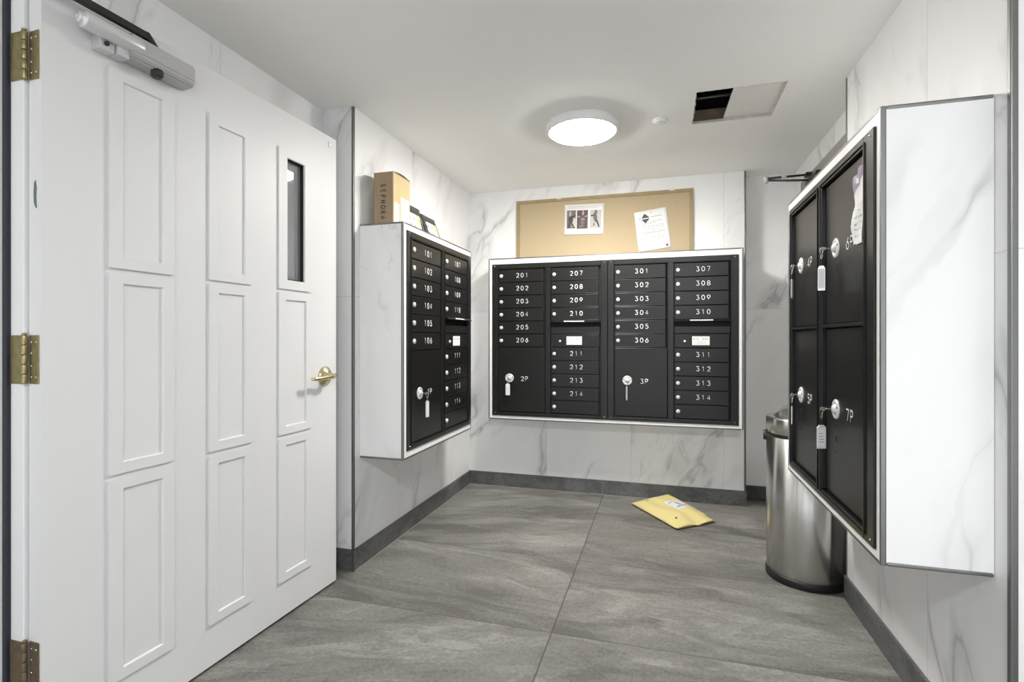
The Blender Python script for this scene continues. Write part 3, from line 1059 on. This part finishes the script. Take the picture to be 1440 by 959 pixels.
# white caulk smear between frame and surround is part of the surround's border
# ------------------------------------------------------------------ keys with tags in the parcel locks
def key_set(num, label, wx, wy, wz, out, hang, tagw, tagh, tagrot, group='keys with tags in the parcel locks', printed=False, normal=(0, -1)):
    """a key standing in a lock at (wx, wy, wz) sticking out along the normal, with ring and tag"""
    nx, ny = normal
    t = thing('key', label, 'key', (wx, wy, wz), 0.0, group)
    n3 = Vector((nx, ny, 0))
    side = Vector((-ny, nx, 0))
    bm = B()
    a = n3*0.004
    b = n3*(out*0.55)
    tube(bm, [a, b], 0.0022, 8)
    # bow of the key, a flat vertical plate
    c = n3*(out*0.80)
    pts = []
    for k in range(14):
        an = 2*PI*k/14
        pts.append(c+n3*(math.cos(an)*out*0.27)+Vector((0, 0, math.sin(an)*0.0060)) - side*0.0008)
    quadbox(bm, pts, side*0.0016)
    obj('key_blade', bm, M_KEY, t)
    bm = B()
    top = n3*(out*0.95)
    r = 0.0085
    ring = []
    for k in range(16):
        an = 2*PI*k/16
        ring.append(top+Vector((0, 0, -r+0.002))+Vector((0, 0, 1))*math.cos(an)*r*1.3+(side*0.6+n3*0.8)*math.sin(an)*r*0.7)
    tube(bm, ring, 0.0011, 6, closed=True)
    ring = []
    for k in range(12):
        an = 2*PI*k/12
        ring.append(top+Vector((0, 0, -r*2.35-0.004))+Vector((0, 0, 1))*math.cos(an)*0.0075+(side*0.9-n3*0.3)*math.sin(an)*0.0045)
    tube(bm, ring, 0.0010, 6, closed=True)
    obj('key_ring', bm, M_OLDBRASS if printed else M_CHROME, t)
    # tag
    zt_ = -hang
    bm = B()
    w2 = tagw/2
    outl = [(-w2, -tagh), (w2, -tagh), (w2, -0.008), (w2*0.55, 0.0), (-w2*0.55, 0.0), (-w2, -0.008)]
    cs, sn = math.cos(tagrot), math.sin(tagrot)
    ctr = top
    def P(u, v, d):
        return Vector((ctr.x+u*cs-d*sn, ctr.y+u*sn+d*cs, zt_+v))
    quadbox(bm, [P(u, v, -0.0016) for u, v in outl], Vector((-sn*0.0032, cs*0.0032, 0)))
    tg = obj('key_tag', bm, M_LOCK, t)
    bm = B()
    quadbox(bm, [P(u*0.84, v*0.80-0.009, -0.0021) for u, v in ((-w2, -tagh), (w2, -tagh), (w2, 0), (-w2, 0))], Vector((-sn*0.0006, cs*0.0006, 0)))
    if printed:
        for k in range(4):
            v0 = -0.025-k*0.009
            quadbox(bm, [P(u, v, -0.0026) for u, v in ((-w2*0.6, v0-0.002), (w2*(0.2+0.12*k), v0-0.002), (w2*(0.2+0.12*k), v0), (-w2*0.6, v0))], Vector((-sn*0.0006, cs*0.0006, 0)), mi=1)
    obj('tag_insert', bm, [M_PAPER, mat('tag_ink', (0.25, 0.25, 0.3), 0.7, noise=0.2)], tg)
    return t


FX = -0.0025
key_set('1P', 'key with a narrow silver tag in the lock of locker 1P', -1.17+0.0165, 2.221+0.127*0.851/0.80, 0.826, 0.030, 0.036, 0.020, 0.082, R(60), normal=(1, 0))
key_set('2P', 'key with a broad white tag in the lock of locker 2P', -1.147+0.127, 3.45-0.0155, 0.826, 0.030, 0.036, 0.030, 0.080, R(8), normal=(0, -1))
key_set('3P', 'key with a thin edge-on tag in the lock of locker 3P', -0.345+0.127, 3.45-0.0155, 0.826, 0.030, 0.034, 0.020, 0.090, R(68), normal=(0, -1))
RX = 0.519+0.010-0.0155
key_set('4P', 'key with a narrow tag in the lock of the upper far locker 4P', RX, 2.416-0.153, 1.386, 0.023, 0.052, 0.016, 0.075, R(60), normal=(-1, 0))
key_set('6P', 'key with a white tag in the lock of the upper near locker 6P', RX, 2.416-0.575, 1.384, 0.031, 0.054, 0.020, 0.078, R(-10), normal=(-1, 0))
key_set('5P', 'key with a narrow tag in the lock of the lower far locker 5P', RX, 2.416-0.153, 0.879, 0.023, 0.046, 0.014, 0.070, R(70), normal=(-1, 0))
key_set('7P', 'key with a clear handwritten tag in the lock of the lower near locker 7P', RX, 2.416-0.575, 0.878, 0.031, 0.052, 0.029, 0.074, R(20), printed=True, normal=(-1, 0))

# torn paper notice stuck on locker 6P
bm = B()
outl = [(1.664, 1.552), (1.650, 1.553), (1.632, 1.556), (1.622, 1.566), (1.606, 1.570), (1.594, 1.566), (1.585, 1.568), (1.580, 1.548), (1.588, 1.520), (1.588, 1.490),
        (1.578, 1.465), (1.566, 1.440), (1.584, 1.424), (1.592, 1.412), (1.588, 1.39), (1.590, 1.357), (1.622, 1.360), (1.650, 1.362), (1.676, 1.366), (1.678, 1.41), (1.676, 1.455), (1.670, 1.474), (1.669, 1.504)]
def crink(y, z):
    return 0.519+0.010-0.0050 - (0.004+0.0022*math.sin(z*60+y*40)+0.0016*math.sin(y*130-z*33)) - (0.005 if y < 1.60 and z < 1.47 else 0.0)
ymin, ymax, zmin, zmax = 1.562, 1.682, 1.355, 1.572
def inside(y, z):
    c = False
    n = len(outl)
    for i in range(n):
        (ya, za), (yb, zb_) = outl[i], outl[(i+1) % n]
        if (za > z) != (zb_ > z) and y < (yb-ya)*(z-za)/(zb_-za)+ya:
            c = not c
    return c
NY, NZ = 40, 72
gv = {}
def gvert(i, j):
    if (i, j) not in gv:
        y = ymin+(ymax-ymin)*i/NY
        z = zmin+(zmax-zmin)*j/NZ
        gv[(i, j)] = bm.verts.new((crink(y, z), y, z))
    return gv[(i, j)]
for i in range(NY):
    for j in range(NZ):
        y = ymin+(ymax-ymin)*(i+.5)/NY
        z = zmin+(zmax-zmin)*(j+.5)/NZ
        if inside(y, z):
            f = bm.faces.new((gvert(i, j), gvert(i+1, j), gvert(i+1, j+1), gvert(i, j+1)))
            f.smooth = True
            f.material_index = 1 if z > 1.500+(1.668-y)*0.62 and not (1.63 < y < 1.645 and 1.53 < z < 1.545) else (2 if (int(z*180) % 3 == 0 and 1.60 < y < 1.665 and 1.38 < z < 1.47 and random.random() < 0.35) else 0)
o = obj('paper_notice', bm, [M_PAPER, M_PURPLE, M_GREYINK])
sm = o.modifiers.new('thick', 'SOLIDIFY')
sm.thickness = 0.0008
tag(o, 'crumpled white and purple paper notice stuck on locker 6P', 'paper')

# ------------------------------------------------------------------ cork board with flyers
t = thing('bulletin_board', 'tan cork bulletin board with a thin wooden frame on the back wall', 'bulletin board', (-0.4145, YB, 1.668))
bw, bh = 1.223/2, 0.438
bm = B()
box(bm, -bw+0.006, bw-0.006, -0.014, -0.002, 0.006, bh-0.006)
obj('cork_panel', bm, M_CORK, t)
bm = B()
ring_frame(bm, -bw, bw, 0, bh, 0.020, 0.020, -0.001, -0.020, 0.003)
obj('board_frame', bm, M_OAK, t)
for x in (-0.712, 0.065):
    bm = B()
    box(bm, x+0.4145-0.016, x+0.4145+0.016, -0.0225, -0.002, bh-0.004, bh+0.010, 0.002)
    obj('mounting_clip', bm, M_PAPER, t)

def flyer(name, label, cx, cz, w, h, rot):
    o = thing(name, label, 'flyer', (cx, YB-0.016, cz), 0.0, 'flyers on the cork board')
    o.rotation_euler = (0, R(-rot), 0)
    bm = B()
    n = 10
    # a sheet with a slight curl
    V = [[bm.verts.new((-w/2+w*i/n, -0.0008-0.0015*((j/n-0.55)**2)*4*(0.3+0.7*abs(i/n-0.5)*2), -h/2+h*j/n)) for j in range(n+1)] for i in range(n+1)]
    for i in range(n):
        for j in range(n):
            f = bm.faces.new((V[i][j], V[i+1][j], V[i+1][j+1], V[i][j+1]))
            f.smooth = True
    ob = obj('sheet', bm, M_PAPER, o)
    md = ob.modifiers.new('thick', 'SOLIDIFY')
    md.thickness = 0.0006
    return o


def sheet_y(u, v, w, h):
    i, j = (u+w/2)/w, (v+h/2)/h
    return -0.0008-0.0015*((j-0.55)**2)*4*(0.3+0.7*abs(i-0.5)*2)


def patch(bm, u0, u1, v0, v1, w, h, lift=0.0012, mi=0):
    c = [(u0, v0), (u1, v0), (u1, v1), (u0, v1)]
    quadbox(bm, [Vector((a, sheet_y(a, b, w, h)-lift, b)) for a, b in c], (0, -0.0003, 0), mi)


def blob(bm, cx, cz, rx, rz, w, h, lift, mi, n=14, rot=0.0):
    pts = []
    for k in range(n):
        an = 2*PI*k/n
        a, b = rx*math.cos(an), rz*math.sin(an)
        a, b = a*math.cos(rot)-b*math.sin(rot), a*math.sin(rot)+b*math.cos(rot)
        pts.append(Vector((cx+a, sheet_y(cx, cz, w, h)-lift, cz+b)))
    quadbox(bm, pts, (0, -0.0003, 0), mi)


w_, h_ = 0.279, 0.214
fl = flyer('flyer', 'landscape flyer with a row of three photographs on the cork board', -0.533, 1.947, w_, h_, -1.4)
P1 = mat('photo_brown', (0.085, 0.060, 0.052), 0.6, noise=0.5, nscale=45)
P2 = mat('photo_black', (0.045, 0.040, 0.037), 0.6, noise=0.5, nscale=50)
P3 = mat('photo_grey', (0.46, 0.45, 0.41), 0.6, noise=0.15, nscale=45)
P4 = mat('photo_skin', (0.40, 0.33, 0.29), 0.6, noise=0.2, nscale=60)
P5 = mat('photo_mauve', (0.15, 0.115, 0.12), 0.6, noise=0.3, nscale=60)
P6 = mat('photo_pale', (0.55, 0.48, 0.44), 0.6, noise=0.2, nscale=60)
PM = [P1, P2, P3, P4, P5, P6]
for k, (u0, u1, v0, v1) in enumerate(((-0.122, -0.058, -0.063, 0.066), (-0.050, 0.028, -0.067, 0.064), (0.044, 0.122, -0.066, 0.062))):
    bm = B()
    patch(bm, u0, u1, v0, v1, w_, h_, 0.0012, (4, 0, 2)[k])
    if k == 0:
        patch(bm, -0.086, -0.060, -0.055, 0.010, w_, h_, 0.0016, 5)
        blob(bm, -0.098, 0.042, 0.009, 0.019, w_, h_, 0.0030, 3)
        blob(bm, -0.093, -0.002, 0.017, 0.028, w_, h_, 0.0030, 1)
        blob(bm, -0.105, -0.042, 0.007, 0.022, w_, h_, 0.0036, 1, rot=-0.1)
        blob(bm, -0.078, -0.042, 0.006, 0.026, w_, h_, 0.0036, 1, rot=0.5)
        blob(bm, -0.075, 0.022, 0.020, 0.006, w_, h_, 0.0036, 1, rot=0.5)
    elif k == 1:
        blob(bm, -0.006, 0.044, 0.007, 0.017, w_, h_, 0.0028, 3)
        blob(bm, -0.010, -0.012, 0.016, 0.032, w_, h_, 0.0028, 4)
        blob(bm, -0.016, -0.050, 0.018, 0.010, w_, h_, 0.0034, 4)
        patch(bm, -0.020, 0.006, -0.001, 0.002, w_, h_, 0.0040, 5)
        blob(bm, -0.036, 0.018, 0.010, 0.004, w_, h_, 0.0034, 3, rot=-0.4)
        blob(bm, 0.016, 0.020, 0.011, 0.004, w_, h_, 0.0034, 3, rot=0.4)
    else:
        blob(bm, 0.084, 0.046, 0.010, 0.017, w_, h_, 0.0028, 4)
        blob(bm, 0.066, 0.025, 0.020, 0.006, w_, h_, 0.0034, 0, rot=0.2)
        blob(bm, 0.080, 0.010, 0.014, 0.034, w_, h_, 0.0028, 4, rot=0.15)
        blob(bm, 0.098, -0.030, 0.006, 0.034, w_, h_, 0.0034, 1, rot=0.35)
        blob(bm, 0.072, -0.040, 0.005, 0.012, w_, h_, 0.0034, 4)
    obj('printed_photo', bm, PM, fl)
bm = B()
for k, (u0, u1) in enumerate(((-0.120, 0.125), (-0.118, 0.105))):
    v0 = 0.092-k*0.011
    x = u0
    while x < u1:
        q = random.uniform(0.006, 0.018)
        patch(bm, x, min(x+q, u1), v0-0.0026, v0, w_, h_, 0.0022)
        x += q+0.003
obj('printed_text', bm, M_GREYINK, fl)

w_, h_ = 0.216, 0.276
fl = flyer('flyer', 'tilted white portrait letter with a black diamond mark on the cork board', -0.063, 1.845, w_, h_, 6.8)
bm = B()
cx, cz, r = -0.040, 0.084, 0.031
for sg in (1, -1):
    quadbox(bm, [Vector((cx+a, sheet_y(cx, cz, w_, h_)-0.0014, cz+b*sg)) for a, b in ((-r*0.75, 0.0030), (r*0.95, 0.0030), (r*0.80, r*0.35), (r*0.12, r), (-r*0.12, r))], (0, -0.0003, 0))
obj('printed_mark', bm, M_DARKINK, fl, label='black diamond mark with a pale band')
for a in ((cx-0.034, cz+0.001, 0.004, 0.004, 0.0), (0.083, -0.118, 0.007, 0.009, -0.5)):
    bm = B()
    blob(bm, a[0], a[1], a[2], a[3], w_, h_, 0.0016, 0, rot=a[4])
    obj('printed_spot', bm, M_DARKINK, fl)
bm = B()
for (v0, u0, u1, thick) in ((0.092, 0.0, 0.070, 0.004), (0.060, 0.0, 0.075, 0.003), (0.050, -0.06, 0.030, 0.003), (0.032, -0.070, 0.080, 0.002), (0.022, -0.070, 0.078, 0.002), (0.012, -0.070, 0.082, 0.002),
                             (0.002, -0.070, 0.050, 0.002), (-0.014, -0.070, 0.085, 0.004), (-0.024, -0.070, 0.060, 0.002), (-0.042, -0.070, 0.080, 0.002), (-0.052, -0.070, 0.078, 0.002), (-0.062, -0.070, 0.070, 0.002),
                             (-0.072, -0.070, 0.060, 0.002), (-0.112, -0.085, -0.050, 0.002)):
    x = u0
    while x < u1:
        q = random.uniform(0.005, 0.015)
        patch(bm, x, min(x+q, u1), v0-thick*1.35, v0, w_, h_, 0.0022)
        x += q+0.003
obj('printed_text', bm, M_GREYINK, fl)
bm = B()
lathe(bm, [(0, 0), (0.003, 0), (0.0055, 0.003), (0.005, 0.008), (0, 0.010)], 14, mtx=at((0.006, -0.003, 0.118), '-Y'))
obj('push_pin', bm, mat('pin_ivory', (0.70, 0.63, 0.48), 0.4, noise=0.05), fl)

# ------------------------------------------------------------------ parcels on top of the left surround
ZT = 1.653
t = thing('cardboard_box', 'tall brown cardboard box with dark lettering on the left mailbox surround', 'box', (-1.310, 2.338, ZT), R(0))
bx, by, bz = 0.053, 0.088, 0.262
bm = B()
box(bm, -bx, bx, -by, by, 0, bz, 0.0015)
obj('carton', bm, M_CARD, t)
bm = B()
box(bm, bx+0.0001, bx+0.0008, -by+0.004, by-0.003, 0.0, bz-0.006)
box(bm, bx+0.0004, bx+0.0011, -by+0.055, -by+0.0554, 0.0, bz-0.006, mi=1)
obj('side_flap', bm, [M_CARD2, M_CARD], t, label='paler taped cardboard side')
bm = B()
n = 8
for i in range(n):                      # lifted top flaps
    a0, a1 = i/n, (i+1)/n
    za, zb2 = bz+0.010*math.sin(PI*a0), bz+0.010*math.sin(PI*a1)
    quadbox(bm, [Vector((-bx, -by-0.001+2*by*a0, za-0.004)), Vector((bx+0.002, -by-0.001+2*by*a0, za-0.004)), Vector((bx+0.002, -by-0.001+2*by*a1, zb2-0.004)), Vector((-bx, -by-0.001+2*by*a1, zb2-0.004))], (0, 0, 0.003))
obj('top_flap', bm, M_CARD, t)
bm = B()
box(bm, bx+0.0012, bx+0.0018, -0.010, by-0.012, 0.020, 0.155)
box(bm, bx+0.0012, bx+0.0018, -by+0.010, -0.030, 0.02, 0.115)
for k in range(7):
    box(bm, bx+0.0017, bx+0.0021, 0.0, by-0.030+0.012*math.sin(k*2.1), 0.075+k*0.010, 0.0785+k*0.010, mi=1)
obj('shipping_label', bm, [M_PAPER, M_GREYINK], t)
bm = B()
txt = 'SEPHORA'
for i, ch in enumerate(txt):            # reads downwards
    zc = 0.196-i*0.0262
    for st in GL[ch]:
        hh = 0.0235
        pts = []
        for px, pz in st:
            ox, oz = (pz-0.5)*hh, -(px-0.31)*hh*0.85
            pts.append((ox, -by-0.0007, zc+oz))
        if len(pts) > 3 and (Vector(pts[0])-Vector(pts[-1])).length < 1e-5:
            tube(bm, pts[:-1], 0.0017, 5, closed=True)
        else:
            tube(bm, pts, 0.0017, 5)
obj('printed_name', bm, mat('box_ink', (0.03, 0.025, 0.02), 0.6, noise=0.1), t)

def mailer(label, loc, w, h, lean, twist):
    t = thing('black_mailer', label, 'parcel', loc, R(90)+twist, 'black mailers on the left surround')
    # local x along the wall, local -y faces the room, leaning back against the wall
    bm = B()
    n = 8
    th = 0.016
    ca, sa = math.cos(lean), math.sin(lean)
    def Q(i, j, s):
        u, v = i/n, j/n
        bulge = th*(1-(2*u-1)**4)*(1-(2*v-1)**4)
        x = (-0.5+u)*w*(1.0-0.10*v)
        z = v*h
        y = s*bulge
        return Vector((x, y*ca+z*sa, z*ca-y*sa+0.003))
    Vf = [[bm.verts.new(Q(i, j, -0.5)) for j in range(n+1)] for i in range(n+1)]
    Vb = [[bm.verts.new(Q(i, j, 0.5)) if 0 < i < n and 0 < j < n else Vf[i][j] for j in range(n+1)] for i in range(n+1)]
    for i in range(n):
        for j in range(n):
            f = bm.faces.new((Vf[i][j], Vf[i+1][j], Vf[i+1][j+1], Vf[i][j+1])); f.smooth = True
            q = (Vb[i][j], Vb[i][j+1], Vb[i+1][j+1], Vb[i+1][j])
            f = bm.faces.new(q); f.smooth = True
    obj('pouch', bm, M_BAG, t)
    bm = B()
    def L(u, v, d=0.0):
        p = Q(u*n, v*n, -0.5)
        return p+Vector((0, -0.0015-d, 0))
    m = 6
    for i in range(m):
        for j in range(m):
            u0, u1 = 0.16+0.66*i/m, 0.16+0.66*(i+1)/m
            v0, v1 = 0.06+0.66*j/m, 0.06+0.66*(j+1)/m
            quadbox(bm, [L(u0, v0), L(u1, v0), L(u1, v1), L(u0, v1)], (0, -0.0006, 0), 1 if (i >= 4 and j >= 3 and (i+j) % 3 != 1) else (2 if (j in (2, 4) and i < 4 and i % 2 == 0) else 0))
    obj('shipping_label', bm, [M_PLABEL, M_YLAB, M_GREYINK], t, label='white and yellow shipping label')
    return t


mailer('black mailer with a white label behind the cardboard box on the left surround', (-1.300, 2.590, ZT), 0.225, 0.185, 0.20, R(0))
mailer('black mailer with a white and yellow label, leaning furthest from the cardboard box', (-1.285, 2.812, ZT), 0.225, 0.180, 0.34, R(0))

# ------------------------------------------------------------------ ceiling fixtures
def ceiling_lamp(label, x, y, dm):
    t = thing('ceiling_light', label, 'ceiling light', (x, y, CE))
    bm = B()
    lathe(bm, [(0, 0.0), (0.178, 0.0), (0.183, -0.006), (0.183, -0.030), (0.180, -0.040), (0.172, -0.045), (0.166, -0.044), (0.166, -0.030), (0, -0.030)], 72)
    obj('lamp_rim', bm, M_LAMPRIM, t)
    bm = B()
    lathe(bm, [(0, -0.034), (0.1655, -0.034), (0.1655, -0.0440), (0.160, -0.050), (0.145, -0.0555), (0.11, -0.061), (0.06, -0.0645), (0, -0.0655)], 72)
    obj('diffuser', bm, dm, t, label='glowing round white diffuser')
    return t


ceiling_lamp('glowing round white flush light on the mailroom ceiling', -0.393, 2.645, M_DIFF)
fill_lamp = ceiling_lamp('added round fill light on the ceiling, unseen behind the camera', 0.3, -0.75, M_FILL)  # added unseen as fill, to brighten the mailroom from behind the camera

t = thing('sprinkler_cover', 'small round white cover plate on the ceiling beside the lamp', 'ceiling cover plate', (-0.010, 2.708, CE))
bm = B()
lathe(bm, [(0, 0), (0.040, 0), (0.040, -0.003), (0.030, -0.005), (0, -0.005)], 36)
obj('cover_ring', bm, M_LAMPRIM, t)
bm = B()
lathe(bm, [(0, -0.004), (0.028, -0.004), (0.030, -0.008), (0.029, -0.011), (0.022, -0.014), (0, -0.015)], 36)
obj('cover_disc', bm, M_LAMPRIM, t)

bm = B()
px0, py0 = 0.305, 2.43
pl = [(px0+0.006, hy0-0.05), (hx1+0.06, hy0-0.05), (hx1+0.06, hy1+0.03), (px0-0.007, hy1+0.03)]
quadbox(bm, [Vector((x, y, CE+T+0.0008)) for x, y in pl], (0, 0, 0.012))
o = obj('access_panel', bm, M_DRYWALL)
tag(o, 'loose drywall panel half covering the square hole in the ceiling', 'ceiling panel')

# ------------------------------------------------------------------ trash can
t = thing('trash_can', 'round brushed steel trash can with a swing lid under the parcel lockers', 'trash can', (0.640, 2.672, 0))
cr = 0.166
bm = B()
lathe(bm, [(cr-0.002, 0.034), (cr, 0.036), (cr, 0.648), (cr-0.004, 0.650), (cr-0.012, 0.648), (cr-0.012, 0.04)], 96, cap=False)
obj('can_body', bm, M_STEEL, t)
bm = B()
lathe(bm, [(0, 0.001), (cr+0.001, 0.001), (cr+0.004, 0.004), (cr+0.004, 0.030), (cr+0.001, 0.035), (cr-0.01, 0.035), (0, 0.035)], 96)
obj('base_ring', bm, M_RUBBER, t)
bm = B()
lathe(bm, [(cr-0.016, 0.640), (cr-0.003, 0.640), (cr-0.003, 0.672), (cr-0.016, 0.672)], 96, cap=False)
cg = obj('lid_gasket', bm, M_RUBBER, t)
# hinge lug at the side
bm = B()
ang = R(166)
lx, ly = math.cos(ang)*(cr+0.002), math.sin(ang)*(cr+0.002)
lathe(bm, [(0, -0.010), (0.022, -0.010), (0.024, -0.006), (0.024, 0.006), (0.022, 0.010), (0, 0.010)], 24, mtx=at((lx, ly, 0.640), (math.cos(ang), math.sin(ang), 0)))
obj('carry_lug', bm, M_RUBBER, t)
bm = B()
lathe(bm, [(cr-0.004, 0.664), (cr+0.001, 0.666), (cr+0.001, 0.731), (cr-0.002, 0.736), (cr-0.030, 0.738), (cr-0.034, 0.735), (cr-0.034, 0.68)], 96, cap=False)
obj('lid_ring', bm, M_STEEL, t)
# rounded swing flap: barrel-arched, axis towards the camera
bm = B()
q = cr-0.035
vd = R(-106)
ux, uy = math.cos(vd), math.sin(vd)      # axis of the arch
wx_, wy_ = -uy, ux
NA, NB = 24, 14
V = []
for i in range(NA+1):
    th = PI*i/NA
    row = []
    half = math.sqrt(max(0.0, 1-math.cos(th)**2))*q
    for j in range(NB+1):
        s_ = -1+2*j/NB
        a = math.cos(th)*q
        z = 0.726+0.066*math.sin(th)
        row.append(bm.verts.new((wx_*a+ux*s_*half, wy_*a+uy*s_*half, z)))
    V.append(row)
for i in range(NA):
    for j in range(NB):
        f = bm.faces.new((V[i][j], V[i+1][j], V[i+1][j+1], V[i][j+1]))
        f.smooth = True
for e in (0, NB):
    lo_ = [bm.verts.new((v_[e].co.x, v_[e].co.y, 0.705)) for v_ in V]
    for i in range(NA):
        bm.faces.new((V[i][e], V[i+1][e], lo_[i+1], lo_[i]))
bmesh.ops.remove_doubles(bm, verts=bm.verts[:], dist=1e-5)
obj('swing_flap', bm, M_STEEL, t)

# ------------------------------------------------------------------ padded envelope on the floor
bm = B()
A_, B_, C_, D_ = Vector((-0.197, 3.500, 0.010)), Vector((0.040, 3.640, 0.050)), Vector((0.314, 3.300, 0.016)), Vector((0.080, 3.100, 0.012))
nu, nv = 36, 24
def env(u, v):
    base = A_*(1-u)*(1-v)+D_*u*(1-v)+C_*u*v+B_*(1-u)*v
    e = (1-(2*u-1)**6)*(1-(2*v-1)**4)
    h = 0.021*e
    h += 0.005*e*math.sin(u*9+v*4)+0.004*e*math.sin(v*15-u*5)
    # the folded flap at the near right end dips then rises
    if u > 0.78:
        h -= 0.016*math.sin((u-0.78)/0.22*PI)*(0.25+0.75*v)
        h += 0.011*max(0.0, math.sin(v*PI*1.0))*math.sin(v*9.5-0.6)*(u-0.78)/0.22
    return base, h
Tp = [[None]*(nv+1) for _ in range(nu+1)]
Bt = [[None]*(nv+1) for _ in range(nu+1)]
for i in range(nu+1):
    for j in range(nv+1):
        u, v = i/nu, j/nv
        b_, h = env(u, v)
        Tp[i][j] = bm.verts.new(b_+Vector((0, 0, h+0.0015)))
        if 0 < i < nu and 0 < j < nv:
            Bt[i][j] = bm.verts.new(Vector((b_.x, b_.y, max(0.0015, b_.z-0.010-0.6*h))))
        else:
            Bt[i][j] = Tp[i][j]
for i in range(nu):
    for j in range(nv):
        f = bm.faces.new((Tp[i][j], Tp[i+1][j], Tp[i+1][j+1], Tp[i][j+1])); f.smooth = True
        f = bm.faces.new((Bt[i][j], Bt[i][j+1], Bt[i+1][j+1], Bt[i+1][j])); f.smooth = True
t = thing('padded_envelope', 'yellow padded envelope lying on the floor against the back baseboard', 'envelope', (0, 0, 0))
obj('envelope_body', bm, M_YELLOW, t)
bm = B()
def lab(u0, u1, v0, v1, lift, mi):
    m = 5
    for i in range(m):
        for j in range(m):
            pts = []
            for (a, b) in ((i, j), (i+1, j), (i+1, j+1), (i, j+1)):
                u, v = u0+(u1-u0)*a/m, v0+(v1-v0)*b/m
                b_, h = env(u, v)
                pts.append(b_+Vector((0, 0, h+0.0015+lift)))
            quadbox(bm, pts, (0, 0, 0.0006), mi)
lab(0.30, 0.62, 0.52, 0.86, 0.0012, 0)
lab(0.40, 0.52, 0.66, 0.72, 0.0019, 1)
lab(0.53, 0.57, 0.58, 0.80, 0.0019, 1)
lab(0.36, 0.39, 0.56, 0.64, 0.0019, 1)
obj('address_label', bm, [M_PLABEL, mat('blue_grey_print', (0.35, 0.36, 0.48), 0.7, noise=0.2)], t, label='white address label')
bm = B()
lab(0.115, 0.135, 0.28, 0.32, 0.0012, 0)
lab(0.80, 0.825, 0.20, 0.245, 0.0016, 0)
obj('ink_marks', bm, M_DARKINK, t)
